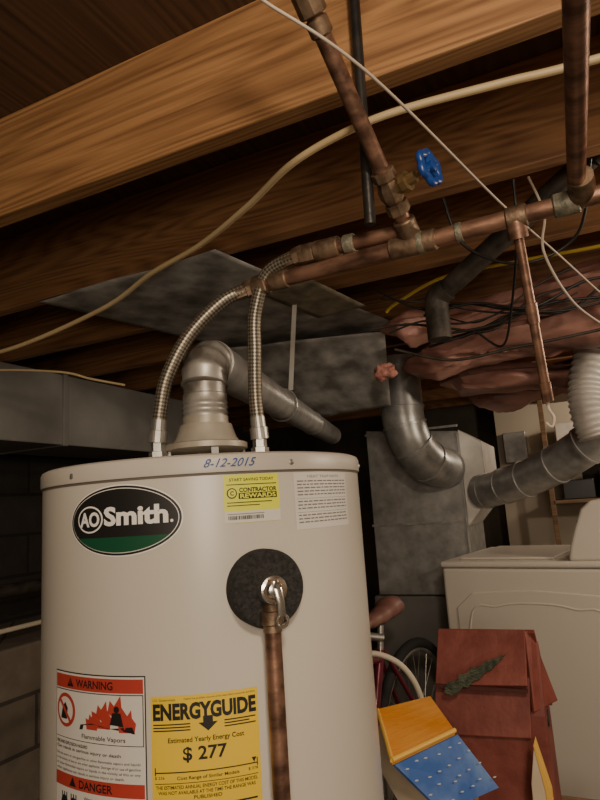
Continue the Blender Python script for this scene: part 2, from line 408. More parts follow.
# yellow energy label
L=Lab(-59.0);w=.0675;zt=1.0265
L.rect(-w,w,.80,zt,0,0)
L.text('U.S. Government',-w+.003,-w+.032,zt-.006,zt-.003,1,1);L.text('Federal law prohibits removal of this label before consumer purchase.',-.025,w-.003,zt-.006,zt-.003,1,1)
L.text('ENERGYGUIDE',-w+.003,w-.003,zt-.0285,zt-.0085,1,2,bold=.045)
L.poly([(-.002,zt-.0255),(.010,zt-.0255),(.010,zt-.033),(.016,zt-.033),(.004,zt-.043),(-.008,zt-.033),(-.002,zt-.033)],1,2)
for i in range(3):
    L.rect(-w+.003,-.018,zt-.034-.0035*i,zt-.0325-.0035*i,1,1);L.rect(.024,w-.004-.008*(i%2),zt-.034-.0035*i,zt-.0325-.0035*i,1,1)
L.text('Estimated Yearly Energy Cost',-.046,.048,zt-.0560,zt-.0485,1,2,bold=.015)
L.text('$ 277',-.028,.026,zt-.0775,zt-.0595,1,2,bold=.02)
L.rect(-w+.004,w-.004,zt-.0885,zt-.0872,1,2);L.rect(-w+.004,-w+.0052,zt-.091,zt-.082,1,2);L.rect(w-.0052,w-.004,zt-.091,zt-.082,1,2)
L.poly([(.056,zt-.081),(.062,zt-.081),(.059,zt-.087)],1,2)
L.text('$ 236',-w+.004,-w+.016,zt-.0955,zt-.092,1,2);L.text('$ 278',w-.016,w-.004,zt-.0955,zt-.092,1,2)
L.text('Cost Range of Similar Models',-.036,.040,zt-.0975,zt-.0925,1,2,bold=.01)
L.rect(-w+.004,w-.004,zt-.1005,zt-.0998,1,2)
L.text('THE ESTIMATED ANNUAL ENERGY COST OF THIS MODEL',-w+.005,w-.005,zt-.1065,zt-.1025,1,2,bold=.01)
L.text('WAS NOT AVAILABLE AT THE TIME THE RANGE WAS',-w+.008,w-.008,zt-.1125,zt-.1085,1,2,bold=.01)
L.text('PUBLISHED',-.016,.018,zt-.1185,zt-.1145,1,2,bold=.01)
for i in range(9):
    L.rect(-w+.006,w-.006-.01*(i%3),zt-.128-.006*i,zt-.126-.006*i,1,1)
L.make('energy_label',['yellow','black'],'bright yellow energy guide label')

# relief valve
a=math.radians(-41.4);D=Vector((math.cos(a),math.sin(a),0));S=Vector((-D.y,D.x,0));Z=Vector((0,0,1))
c=AX+D*TR+Z*1.148
G().rod(c-D*.012,D,[(0,.046),(.010,.0495),(.034,.0495),(.038,.046)],0,48).make('foam_collar','foam',wh,smooth=True,label='round black foam insulation collar')
g=G()
g.rod(c+D*.02,D,[(0,.018),(.018,.018),(.019,.016),(.026,.016)],0,6)
g.rod(c+D*.024,D,[(0,.0185),(.017,.0185),(.020,.0175),(.022,.0120),(.027,.0095),(.029,.004)],1,32)
g.rod(c+D*.030-Z*.008,-Z,[(0,.011),(.018,.011),(.019,.0148),(.034,.0148),(.036,.012),(.044,.0120)],0,24)
rv=g.make('relief_valve',['copperd','chrome'],wh,smooth=True,label='brass and chrome pressure relief valve')
g=G()
q=c+D*.052
g.tube([q+Z*.012-S*.002,q+Z*.002+D*.003,q-Z*.014+D*.005+S*.003,q-Z*.030+D*.003+S*.004],[.0042,.0055,.0050,.0055],0,10,flat=.45,up=tuple(D))
ringp=[q-Z*.036+S*.004+D*.003+(S*math.cos(t)+Z*math.sin(t))*.0075 for t in [2*math.pi*k/20 for k in range(20)]]
g.tube(ringp,.0020,0,8,closed=True)
g.rod(q-D*.008+Z*.006,D,[(0,.005),(.012,.005),(.014,.003)],0,14)
g.make('test_lever','chrome',rv,smooth=True)
pb=c+D*.030
G().rod(Vector((pb.x,pb.y,1.098)),-Z,[(0,.0108),(.95,.0108)],0,24).make('discharge_pipe','copper',wh,smooth=True,label='aged copper discharge pipe')
# draft hood
hc=Vector((-.594,.893,0))
g=G();g.rod(hc+Z*1.356,Z,[(0,.068),(.002,.072),(.011,.072),(.013,.068),(.014,.060),(.022,.054),(.036,.049),(.046,.046),(.047,.0405),(.060,.0405)],0,48)
g.make('draft_hood','hood',wh,smooth=True,label='bell shaped metal draft hood')
for k in range(4):
    t=math.radians(45+90*k);dd=Vector((math.cos(t),math.sin(t),0))
    G().box((-.006,-.002,0),(.006,.002,.036),X=Matrix.Translation(hc+dd*.066+Z*1.324)@Matrix.Rotation(t+math.pi/2,4,'Z')).make('hood_leg','galv',wh)
for (x,y) in((-.655,.835),(-.514,.942)):
    G().rod((x,y,1.323),Z,[(0,.012),(.018,.012),(.019,.016),(.034,.016),(.035,.0125),(.05,.0125)],0,6).make('water_nipple','steel',wh)

# ------------------------------------------------------------ flue pipe
fl=thing('flue_pipe',(hc.x,hc.y,1.416),'stained galvanised round flue pipe with adjustable elbow','flue pipe')
g=G()
pr=[(0,.0395)]
for k in range(3): pr+=[(.004+.009*k,.0395),(.007+.009*k,.0415),(.010+.009*k,.0395)]
pr+=[(.040,.0395),(.042,.0375),(.060,.0375)]
g.rod(hc+Z*1.416,Z,pr,0,40);g.make('collar_section','flue',fl,smooth=True)
g=G();R=.055
dirh=Vector((-.262,1,0)).normalized()
e0=hc+Z*1.474;cen=e0+dirh*R
gp=[];gr=[]
for k in range(5):
    t=math.pi/2*k/4
    gp.append(cen-dirh*R*math.cos(t)+Z*R*math.sin(t))
fine=[]
for k in range(4):
    fine+= [gp[k].lerp(gp[k+1],.04),gp[k].lerp(gp[k+1],.12),gp[k].lerp(gp[k+1],.88),gp[k].lerp(gp[k+1],.96)]
    gr+=[.0425,.0402,.0402,.0425]
g.tube([e0]+fine+[gp[-1]],[.041]+gr+[.042],0,40);g.make('pipe_elbow','flue',fl,smooth=True)
g=G()
p0=gp[-1];p1=Vector((-1.04,2.62,1.568))
d=(p1-p0);Ltot=d.length
pr=[(-.004,.043),(.004,.043),(.012,.042)]
for q in(.33,.66): pr+=[(Ltot*q-.004,.0415),(Ltot*q,.0445),(Ltot*q+.012,.0445),(Ltot*q+.014,.042)]
pr+=[(Ltot,.042)]
g.rod(p0,d,pr,0,40);g.make('straight_section','galv',fl,smooth=True)
st0=p0.lerp(p1,.36)
G().box((-.007,-.001,0),(.007,.001,.255),X=Matrix.Translation(st0+Vector((.03,0,.04)))@Matrix.Rotation(.12,4,'Y')).make('hanger_strap','galvw',fl,label='perforated metal hanging strap')
G().tube([st0+Vector((.0475*math.cos(t),0,.0475*math.sin(t))) for t in [2*math.pi*k/24 for k in range(24)]],.003,0,6,closed=True).make('strap_loop','galv',fl)

# ------------------------------------------------------------ connectors
def hose(name,pts,label):
    P=cat(pts,14);h=thing(name,tuple(P[0]),label,'hose',group='braided water connectors')
    g=G().tube(P,.0125,0,24);g.make('braided_sleeve','braid',h,smooth=True)
    for e,q in((0,(P[3]-P[0]).normalized()),(-1,(P[-4]-P[-1]).normalized())):
        G().rod(P[e]-q*.012,q,[(0,.0165),(.020,.0165),(.021,.0140),(.040,.0135)],0,6 if e else 24).make('coupling_nut','copperd' if e else 'steel',h)
hose('water_connector_hose',[(-.655,.835,1.385),(-.650,.837,1.43),(-.636,.842,1.49),(-.600,.860,1.562),(-.545,.888,1.622),(-.500,.910,1.643)],'braided stainless hose curving to lower copper line')
hose('water_connector_hose',[(-.514,.942,1.385),(-.514,.935,1.45),(-.505,.925,1.53),(-.494,.915,1.60),(-.458,.905,1.662),(-.395,.901,1.677)],'braided stainless hose curving to upper copper line')

# ------------------------------------------------------------ copper pipes
cp=thing('copper_supply_line',(-.2,.89,1.645),'long aged copper water pipe with soldered fittings','pipe')
A=Vector((-.486,.912,1.645));B=Vector((.040,.882,1.645));d=(B-A).normalized()
g=G().rod(A,d,[(0,.0135),(.527,.0135)],0,28);g.make('pipe_run','copper',cp,smooth=True)
def fit(base,dd,at,ln,r,m,nm='pipe_coupling',par=cp,seg=24):
    G().rod(base+dd*at,dd,[(0,r-.002),(.002,r),(ln-.002,r),(ln,r-.002)],0,seg).make(nm,m,par,smooth=True)
fit(A,d,-.006,.03,.019,'copperd','union_nut',seg=6)
fit(A,d,.030,.035,.0165,'copperd');fit(A,d,.255,.075,.0172,'copperd');fit(A,d,.30,.012,.0178,'solder');fit(A,d,.36,.012,.0150,'solder');fit(A,d,.435,.03,.0168,'copperd');fit(A,d,.50,.035,.0172,'solder')
g=G().tube(cat([B-d*.0,Vector((.045,.878,1.647)),Vector((.052,.862,1.652)),Vector((.050,.835,1.657))],6),[.0165]*19,0,24);g.make('pipe_elbow','copperd',cp,smooth=True)
g=G().rod((.05,.880,1.645),(1,-.05,0),[(0,.0125),(.9,.0125)],0,20);g.make('pipe_run','copper',cp,smooth=True)
g=G().rod((.045,.865,1.656),(.01,-1,.0),[(0,.0115),(1.6,.0115)],0,24);g.make('branch_pipe','copper',cp,smooth=True)
tp=Vector((-.039,.886,1.642));dp=Vector((.006,.11,-.25)).normalized()
dl=(Vector((-.032,1.0,1.386))-tp).length
g=G().rod(tp,dp,[(0,.0145),(.028,.0145),(.029,.0072),(dl*.45,.0072),(dl*.45,.0092),(dl*.45+.03,.0092),(dl*.45+.03,.0072),(dl-.03,.0072),(dl-.03,.0088),(dl,.0088)],0,20)
g.make('drop_pipe','copper',cp,smooth=True,label='thin copper drop pipe')
g=G().tube(cat([(-.032,1.0,1.392),(-.034,1.002,1.375),(-.028,1.003,1.36),(-.032,1.0,1.345),(-.04,1.0,1.352)],5),.0022,0,8);g.make('wire_tie','wirew',cp,smooth=True)
# upper line
up=thing('copper_branch_line',(-.3,.9,1.67),'short copper branch with shutoff valve and rising pipe','pipe')
A2=Vector((-.385,.902,1.677));B2=Vector((-.200,.897,1.672));d2=(B2-A2).normalized()
G().rod(A2,d2,[(0,.0125),(.19,.0125)],0,24).make('pipe_run','copper',up,smooth=True)
fit(A2,d2,-.008,.03,.018,'copperd','union_nut',up,6);fit(A2,d2,.022,.045,.0185,'copperd','pipe_coupling',up);fit(A2,d2,.075,.02,.0165,'solder','pipe_coupling',up)
v0=Vector((-.196,.893,1.658));v1=Vector((-.240,.595,1.905));dv=(v1-v0).normalized();LV=(v1-v0).length
G().rod(v0,dv,[(0,.0118),(LV+.12,.0118)],0,24).make('rising_pipe','copper',up,smooth=True)
fit(v0,dv,-.018,.05,.0175,'copperd','pipe_tee',up)
g=G()
g.rod(v0+dv*.045,dv,[(0,.018),(.016,.018),(.017,.014),(.030,.019),(.042,.019),(.055,.014),(.056,.018),(.070,.018)],0,8)
hv=v0+dv*.081
hs=(Vector((-.128,.802,1.716))-hv).normalized()
g.rod(hv,hs,[(0,.013),(.022,.013),(.023,.016),(.033,.016),(.034,.009),(.046,.009),(.047,.004),(.068,.004)],1,8)
gv=g.make('gate_valve',['copperd','brass'],up,smooth=True,label='brass gate valve')
hc2=hv+hs*.070
N=(Z-hs*Z.dot(hs)).normalized();Bx=hs.cross(N)
ring=[];
for k in range(48):
    t=2*math.pi*k/48;rr=.0225+.0022*math.cos(6*t);ring.append(hc2+(N*math.cos(t)+Bx*math.sin(t))*rr)
g=G().tube(ring,.0058,0,10,closed=True)
for k in range(3):
    t=2*math.pi*k/3;g.rod(hc2,N*math.cos(t)+Bx*math.sin(t),[(0,.006),(.022,.0045)],0,8)
g.rod(hc2-hs*.006,hs,[(0,.009),(.014,.008),(.016,.004)],0,12)
g.make('valve_handle','blue',gv,smooth=True,label='blue lobed handwheel')
fit(v0,dv,.335,.03,.019,'copperd','union_nut',up,8);fit(v0,dv,.31,.022,.0155,'copperd','pipe_coupling',up);fit(v0,dv,.368,.045,.0165,'brass','pipe_coupling',up)

G().rod((-.236,.812,1.655),(0.02,0,1),[(0,.0085),(.484,.0085)],0,20).make('black_pipe','blackpipe',smooth=True,label='thin black vertical pipe beside the joist',category='pipe')
# iron drain
dr=thing('iron_drain_pipe',(-.1,1.5,1.68),'dark cast iron drain pipe sloping through joist bay','pipe')
G().rod((.30,1.345,2.075),Vector((-.288,1.585,1.785))-Vector((.30,1.345,2.075)),[(0,.027),(.18,.027),(.181,.033),(.22,.033),(.221,.027),(.67,.027)],0,28).make('sloping_section','iron',dr,smooth=True)
G().tube(cat([(-.262,1.574,1.797),(-.290,1.583,1.782),(-.297,1.585,1.755),(-.297,1.585,1.665)],6),[.032]*19,0,28).make('drain_elbow','iron',dr,smooth=True)

# ------------------------------------------------------------ cables
def cable(name,pts,r,m,label,n=12,**k):
    P=cat(pts,n);return G().tube(P,r,0,10).make(name,m,smooth=True,label=label,category='cable',**k)
cable('electrical_cable',[(-2.04,1.30,1.84),(-1.64,1.30,1.80),(-1.207,1.287,1.85),(-.95,1.20,1.874),(-.754,1.138,1.88),(-.56,1.03,1.876),(-.418,.944,1.88),(-.30,.915,1.888),(-.196,.912,1.893),(-.03,.93,1.893),(.108,.944,1.89),(.6,.98,1.89)],.0068,'romex','cream yellow sheathed cable draped under joists')
cable('thin_wire',[(-.285,.545,1.868),(-.276,.573,1.86),(-.182,.689,1.80),(-.07,1.1,1.775),(.015,1.32,1.735),(.094,1.53,1.698),(.13,1.62,1.69)],.0022,'wirew','thin pale wire strung diagonally below joists')
cable('thin_wire',[(-2.045,1.3,1.775),(-1.75,1.35,1.765),(-1.493,1.408,1.73),(-1.40,1.45,1.70),(-1.30,1.495,1.672)],.004,'romex','pale sheathed cable end hanging beside trunk duct')
cable('yellow_wire',[(-.50,1.81,1.845),(-.46,1.79,1.86),(-.30,1.72,1.885),(-.1,1.69,1.875),(.115,1.60,1.835),(.3,1.5,1.80)],.005,'wirey','yellow cable running below dark joist')
cable('brown_wire',[(-.02,1.29,1.907),(.00,1.25,1.80),(-.01,1.2,1.70),(.03,1.3,1.62),(.10,1.5,1.60)],.0026,'wirew','thin tan wire looping beside copper pipe')
random.seed(33)
for i in range(9):
    x0=random.uniform(-.60,-.30);x1=random.uniform(.05,.5)
    z0=1.66+.024*((i*4)%9);z1=1.68+.024*((i*5)%9);yy=1.60+.018*i
    pts=[]
    for k in range(6):
        t=k/5
        pts.append((x0+(x1-x0)*t,yy+random.uniform(-.006,.006),z0+(z1-z0)*t-.06*math.sin(math.pi*t)*random.uniform(.2,1.4)+random.uniform(-.015,.015)))
    cable('black_wire',pts,random.choice([.0022,.003,.004]),'wireb' if i%4 else 'iron','black cable tangled in front of insulation',8,group='tangled black cables')
cable('black_wire',[(-.05,1.28,1.906),(-.06,1.33,1.80),(-.10,1.5,1.70),(-.14,1.58,1.62),(-.20,1.6,1.67)],.003,'wireb','thin black wire looping down from joist')
cable('black_wire',[(-.20,1.28,1.906),(-.17,1.32,1.80),(-.06,1.4,1.76),(.06,1.4,1.80),(.10,1.28,1.906)],.0035,'wireb','thin black wire looping down from joist')

# ------------------------------------------------------------ sheet metal panels
def panel(name,quad,nx,ny,amp,mat_,label,th=.0012,seed=0,lip=0.0):
    a,b,c_,d_=[Vector(q) for q in quad];V=[];F=[]
    for j in range(ny+1):
        for i in range(nx+1):
            u=i/nx;v=j/ny
            p=a.lerp(b,u).lerp(d_.lerp(c_,u),v)
            p=p+Vector((0,0,-abs(noise.noise(p*3.1+Vector((seed,0,0))))*amp))
            V.append(p)
    W=nx+1
    for j in range(ny):
        for i in range(nx): F.append((j*W+i,j*W+i+1,(j+1)*W+i+1,(j+1)*W+i))
    ob=G().add(V,F).make(name,mat_,smooth=True,label=label,category='sheet metal')
    s=ob.modifiers.new('solid','SOLIDIFY');s.thickness=th
    return ob
panel('sheet_metal_panel',[(-1.385,1.225,1.897),(-.757,1.208,1.897),(-.535,2.19,1.897),(-1.21,2.07,1.897)],30,30,.012,'galvd','dull mottled sheet metal panel nailed under joists')
panel('sheet_metal_panel',[(-.80,1.50,1.880),(-.62,1.49,1.880),(-.56,1.80,1.876),(-.74,1.82,1.876)],8,8,.004,'rust','small rust stained patch plate under sheet metal',seed=4)
panel('sheet_metal_panel',[(-1.42,1.87,1.872),(-.582,2.06,1.86),(-.675,2.38,1.64),(-1.06,2.50,1.64)],24,24,.014,'galvd','bent sheet metal panel sloping below joists',seed=7)
# trunk duct
g=G().box((-2.45,.3,1.583),(-2.05,3.3,1.90))
for y in(.9,1.95,2.9): g.box((-2.455,y,1.578),(-2.044,y+.03,1.905))
g.make('trunk_duct','trunk',bevel=.004,label='long rectangular grey metal trunk duct',category='duct')

# ------------------------------------------------------------ furnace + ducts
fu=thing('furnace',(-.72,3.25,0),'galvanised sheet metal furnace plenum and cabinet','furnace')
G().box((-1.03,3.0,.0),(-.58,3.6,.78)).make('furnace_cabinet','trunk',fu,bevel=.01)
g=G();g.prism([(-1.0,3.0,.785),(-.53,3.0,.785),(-.53,3.0,1.565),(-1.0,3.0,1.615)],(0,.5,0))
g.make('plenum_box','galv',fu,bevel=.004)
g=G();g.prism([(-.525,2.99,1.10),(-.42,3.01,1.22),(-.42,3.01,1.50),(-.525,2.99,1.57)],(0,.45,0))
g.make('plenum_side','galvw',fu,bevel=.004)
g=G()
for z in(1.12,1.585): g.box((-1.006,2.994,z),(-.525,3.0,z+.012))
g.box((-.534,2.988,.785),(-.525,3.0,1.56));g.make('plenum_seam','galv',fu,bevel=.001)
def duct(name,pts,r,m,label,n=8):
    P=cat(pts,n);k=thing(name,tuple(P[-1]),label,'duct')
    G().tube(P,r,0,32).make('duct_pipe',m,k,smooth=True)
    return k,P
k,P=duct('round_duct',[(-.715,2.70,1.90),(-.715,2.70,1.70),(-.712,2.70,1.60),(-.690,2.73,1.49),(-.640,2.82,1.41),(-.60,2.995,1.385)],.098,'galv','galvanised round duct elbow entering plenum')
for i in (10,17,24,31):
    if i<len(P)-1:
        q=(P[i+1]-P[i]).normalized();G().rod(P[i],q,[(-.006,.098),(-.005,.103),(.005,.103),(.006,.098)],0,32).make('duct_seam','galv',k,smooth=True)
k,P=duct('round_duct',[(-.45,2.985,1.262),(-.40,2.95,1.265),(-.30,2.87,1.285),(-.2,2.80,1.31),(-.06,2.70,1.365),(.06,2.62,1.43),(.20,2.55,1.52)],.078,'galv','galvanised round duct leaving plenum at angle')
for i in (6,14,22,30,38):
    q=(P[i+1]-P[i]).normalized();G().rod(P[i],q,[(-.006,.078),(-.005,.083),(.005,.083),(.006,.078)],0,32).make('duct_seam','galv',k,smooth=True)
P=cat([(.12,2.40,1.90),(.10,2.40,1.75),(.065,2.38,1.62),(.055,2.36,1.52),(.07,2.36,1.42)],16)
G().tube(P,[.066*(1.05 if i%3==0 else .96) for i in range(len(P))],0,28).make('flexible_duct','galvw',smooth=True,label='whitish corrugated flexible duct hanging from joists',category='duct')

# ------------------------------------------------------------ insulation
def batt(x0,x1,y,z,ry,rz,seed,label,sag=.03):
    nx=160;ns=56;V=[];F=[]
    for i in range(nx+1):
        u=i/nx;x=x0+(x1-x0)*u
        e=min(1,math.sin(math.pi*min(max(u,.0),1))*4+.15) if (u<.08 or u>.92) else 1
        for k in range(ns):
            t=2*math.pi*k/ns
            p=Vector((x,y+math.cos(t)*ry*e,z+math.sin(t)*rz*e-sag*math.sin(math.pi*u*2.2+seed)))
            q=Vector((p.x*3.2,p.y*6.5,p.z*9))+Vector((seed*3,0,0))
            wq=q+Vector((noise.noise(q*.9),noise.noise(q*.9+Vector((5,5,5))),0))*.8
            dsp=noise.noise(q*.7)*.05+(.5-abs(noise.noise(wq*1.3)))*.05-.02+(.5-abs(noise.noise(wq*2.6)))*.018
            nrm=Vector((0,math.cos(t),math.sin(t)))
            p=p+nrm*dsp*e+Vector((noise.noise(q*1.3+Vector((9,9,9)))*.05,0,0))
            V.append(p)
    F=[(i*ns+k,i*ns+(k+1)%ns,(i+1)*ns+(k+1)%ns,(i+1)*ns+k) for i in range(nx) for k in range(ns)]
    F+=[tuple(range(ns-1,-1,-1)),tuple(range(nx*ns,(nx+1)*ns))]
    G().add(V,F).make('insulation_batt','insul',smooth=True,label=label,category='insulation',group='sagging insulation batts')
LB='crumpled pinkish kraft faced insulation batt sagging from joists'
batt(-.57,1.2,1.91,1.830,.085,.05,1,LB,.02)
batt(-.57,1.2,2.21,1.77,.13,.06,2,LB,.03)
batt(-.52,1.2,2.58,1.70,.13,.055,5,LB,.03)
batt(-.45,1.2,3.0,1.74,.16,.08,8,LB,.03)
def lump(x,y,z,r,seed,sx=1):
    V=[];F=[];a=22;b=30
    for i in range(a+1):
        for k in range(b):
            th=math.pi*i/a;ph=2*math.pi*k/b;n=Vector((math.sin(th)*math.cos(ph),math.sin(th)*math.sin(ph),math.cos(th)))
            o=n*r*(1+.5*noise.noise(n*1.4+Vector((seed,0,0)))+.12*noise.noise(n*5+Vector((seed,0,0))));o.x*=sx
            V.append(Vector((x,y,z))+o)
    F=[(i*b+k,i*b+(k+1)%b,(i+1)*b+(k+1)%b,(i+1)*b+k) for i in range(a) for k in range(b)]
    G().add(V,F).make('insulation_tuft','pink',smooth=True,label='loose pink fibreglass tuft hanging at batt end',category='insulation')
lump(-.605,2.10,1.715,.030,3,1.5)

# ------------------------------------------------------------ clothes washer
W0=Matrix.Translation((-.584,2.60,0))@Matrix.Rotation(math.radians(-10),4,'Z')
wa=thing('washing_machine',(-.584,2.60,0),'white enamel washing machine beside the furnace','washing machine')
G().box((0,0,.02),(.72,.66,.955),X=W0).make('cabinet','washer',wa,bevel=.012,bseg=3)
G().box((-.006,-.006,.957),(.726,.666,.982),X=W0).make('top_panel','washer',wa,bevel=.010,bseg=4)
g=G();g.box((.06,.06,.982),(.44,.60,.992),X=W0);g.make('lid','washer',wa,bevel=.006)
prof=[(.50,.981),(.72,.981),(.72,1.19),(.66,1.205),(.60,1.20),(.565,1.17),(.535,1.10),(.51,1.03)]
g=G();g.prism([W0@Vector((x,0.01,z)) for x,z in prof],W0.to_3x3()@Vector((0,.64,0)));g.make('control_console','washer',wa,bevel=.012,bseg=3)
g=G();pp=[(.05,-.004,.10),(.67,-.004,.10),(.67,-.004,.80),(.60,-.004,.86),(.36,-.004,.875),(.12,-.004,.86),(.05,-.004,.80)]
inn=[(.10,-.004,.12),(.62,-.004,.12),(.62,-.004,.74),(.50,-.004,.81),(.36,-.004,.825),(.22,-.004,.81),(.10,-.004,.74)]
g.prism([W0@Vector(q) for q in pp],W0.to_3x3()@Vector((0,.008,0)));g.make('side_embossing','washer',wa,bevel=.004,bseg=3)
g=G();g.tube([W0@Vector((x,-.002,z)) for x,_,z in cat([Vector(q) for q in inn],6,closed=True)],.005,0,8,closed=True);g.make('embossed_ridge','washer',wa,smooth=True)
for x in(.05,.67):
    for y in(.05,.61): G().rod(W0@Vector((x,y,0)),Z,[(0,.02),(.022,.02)],0,12).make('levelling_foot','plas',wa)

# ------------------------------------------------------------ table with birdhouses
tb=thing('work_table',(-.22,1.6,0),'low wooden table holding birdhouses','table')
G().box((-.56,1.18,.43),(.0,1.84,.46)).make('table_top','shelfw',tb,bevel=.004)
for x in(-.54,-.06):
    for y in(1.20,1.78): G().box((x,y,0),(x+.04,y+.04,.43)).make('leg','shelfw',tb,bevel=.003)
# maroon birdhouse
bh=thing('birdhouse',(-.29,1.68,.46),'maroon painted wooden birdhouse with steep board roof','birdhouse')
G().prism([(-.155,1.600,.461),(-.155,1.775,.461),(-.155,1.765,.72),(-.155,1.68,.88),(-.155,1.62,.72)],(-.235,0,0)).make('house_body','maroon',bh,bevel=.003)
def board(p0,p1,p2,p3,t,m,nm,par,**k):
    p0,p1,p2,p3=[Vector(p) for p in(p0,p1,p2,p3)];n=(p1-p0).cross(p3-p0).normalized()*t
    return G().prism([p0,p1,p2,p3],n).make(nm,m,par,bevel=.002,**k)
board((-.412,1.632,.800),(-.180,1.627,.806),(-.190,1.590,.680),(-.418,1.596,.668),.012,'maroon','roof_board',bh)
board((-.400,1.660,.905),(-.182,1.660,.910),(-.184,1.588,.797),(-.404,1.592,.786),.016,'maroon','roof_board',bh)
G().box((-.405,1.583,.781),(-.183,1.592,.789)).make('painted_shadow_strip','maroonshade',bh)  # solid dark strip, paints the shadow under the upper roof board
board((-.160,1.672,.908),(-.402,1.672,.905),(-.402,1.80,.70),(-.150,1.80,.70),.012,'maroon','roof_board',bh)
board((-.182,1.660,.905),(-.168,1.672,.905),(-.128,1.70,.735),(-.176,1.600,.735),.010,'maroon','gable_trim',bh)
G().rod((-.155,1.68,.70),(1,0,0),[(0,.02),(.002,.02)],0,20).make('entrance_hole','black',bh)
g=G();fa=Vector((-.372,1.560,.775));fb=Vector((-.225,1.598,.862));dd=fb-fa;sd=Vector((-.5,-.25,.82)).normalized()
pts=[]
prof=[(0,.004),(.05,.014),(.15,.018),(.25,.010),(.3,.020),(.42,.013),(.5,.018),(.62,.010),(.7,.013),(.85,.006),(1,.001)]
for t,wd in prof: pts.append(fa+dd*t+sd*wd)
for t,wd in reversed(prof[1:-1]): pts.append(fa+dd*t-sd*wd*.8)
g.prism(pts,Vector((0,-.005,.002)));g.make('metal_ornament','verd',bh,label='weathered green metal leaf ornament')
ct=thing('wooden_ornament',(-.17,1.52,.46),'small cream wooden ornament with yellow edge','ornament')
G().prism([(-.195,1.50,.461),(-.158,1.50,.461),(-.158,1.50,.62),(-.175,1.50,.70),(-.190,1.50,.62)],(0,.02,0)).make('ornament_board','cream',ct,bevel=.002)
G().prism([(-.162,1.495,.461),(-.150,1.495,.461),(-.150,1.495,.61),(-.172,1.495,.71),(-.176,1.495,.70),(-.162,1.495,.61)],(0,.03,0)).make('ornament_edge','orangel',ct,bevel=.001)
# orange and blue birdhouse leaning on its back
R0=Vector((-.411,1.222,.740));R1=Vector((-.318,1.377,.750));E0=Vector((-.492,1.392,.776));E1=Vector((-.402,1.520,.772))
B0=Vector((-.339,1.274,.643));B1=Vector((-.253,1.423,.636))
ob=thing('birdhouse',(-.38,1.4,.46),'tilted birdhouse with orange and blue painted roof','birdhouse')
nrm=(R1-R0).cross(E0-R0).normalized();nb=(B0-R0).cross(R1-R0).normalized()
if nrm.z<0:nrm=-nrm
if nb.z<0:nb=-nb
dn=-(nrm+nb).normalized()
NS=7
g=G()
for i in range(NS):
    t0=i/NS+.006;t1=(i+1)/NS-.006
    g.prism([R0.lerp(E0,t0),R1.lerp(E1,t0),R1.lerp(E1,t1),R0.lerp(E0,t1)],nrm*(.009))
g.prism([R0,R1,E1,E0],nrm*.004)
g.make('orange_roof','orange',ob,label='orange slatted roof slope')
g=G().prism([R0,R1,B1,B0],nb*.009)
random.seed(12);ru=(R1-R0);rvv=(B0-R0)
for i in range(4):
    for j in range(6):
        u=(j+.5+random.uniform(-.2,.2))/6;v=(i+.5+random.uniform(-.2,.2))/4
        cc=R0+ru*u+rvv*v+nb*.0085;s1=ru.normalized()*.006;s2=rvv.normalized()*.0018
        g.prism([cc-s1,cc-s2,cc+s1*.8+s2*.5,cc+s2*1.6],nb*.001,1)
g.make('blue_roof',['bluep','speck'],ob,label='blue roof slope with pale speckles')
g=G();g.tube([R0+nrm*.01,R1+nrm*.01],.005,0,8);g.tube([E0+nrm*.006,R0+nrm*.008],.0045,0,8)
g.make('roof_trim','orangel',ob)
off=dn*.006
fr=[R0+(R1-R0)*.05+off,R0.lerp(E0,.85)+(R1-R0)*.05+off,R0.lerp(B0,.85)+(R1-R0)*.05+off]
bk_=[R0+(R1-R0)*.92+off,R1.lerp(E1,.85)-(R1-R0)*.08+off,R1.lerp(B1,.85)-(R1-R0)*.08+off]
V=[fr[0],fr[1],fr[1]+dn*.10,fr[2]+dn*.10,fr[2],bk_[0],bk_[1],bk_[1]+dn*.10,bk_[2]+dn*.10,bk_[2]]
g=G().add(V,[(0,1,2,3,4),(9,8,7,6,5),(0,5,6,1),(1,6,7,2),(2,7,8,3),(3,8,9,4),(4,9,5,0)]);g.make('house_body','cream',ob,bevel=.001)
G().box((-.46,1.32,.461),(-.30,1.47,.60)).make('cardboard_box','card',bevel=.004,label='small cardboard box propping up a birdhouse',category='box')

# hose
cable('garden_hose',[(-.70,1.76,.80),(-.631,1.80,.802),(-.566,1.83,.768),(-.525,1.85,.70),(-.512,1.855,.609),(-.53,1.86,.50),(-.56,1.87,.30),(-.60,1.86,.08),(-.66,1.80,.010)],.0085,'hose','cream coiled hose hanging behind birdhouse')

# ------------------------------------------------------------ bicycle
bk=thing('bicycle',(-.8,2.1,0),'maroon bicycle with brown saddle parked by furnace','bicycle')
Hr=Vector((-.715,2.50,.345));Hf=Vector((-.90,1.50,.345));fd=(Hf-Hr).normalized();sdw=Vector((-fd.y,fd.x,0))
def wheel(c):
    w=G().tube([c+(fd*math.cos(t)+Z*math.sin(t))*.325 for t in [2*math.pi*k/64 for k in range(64)]],.020,0,12,closed=True).make('wheel','rubber',bk,smooth=True)
    G().tube([c+(fd*math.cos(t)+Z*math.sin(t))*.300 for t in [2*math.pi*k/64 for k in range(64)]],.010,0,10,closed=True).make('rim','steel',w,smooth=True)
    g=G()
    for k in range(28):
        t=2*math.pi*k/28;g.tube([c+sdw*(.02 if k%2 else -.02),c+(fd*math.cos(t)+Z*math.sin(t))*.298],.0012,0,5)
    g.rod(c-sdw*.04,sdw,[(0,.008),(.015,.008),(.016,.022),(.064,.022),(.065,.008),(.08,.008)],0,16)
    g.make('spokes','steel',w)
wheel(Hr);wheel(Hf)
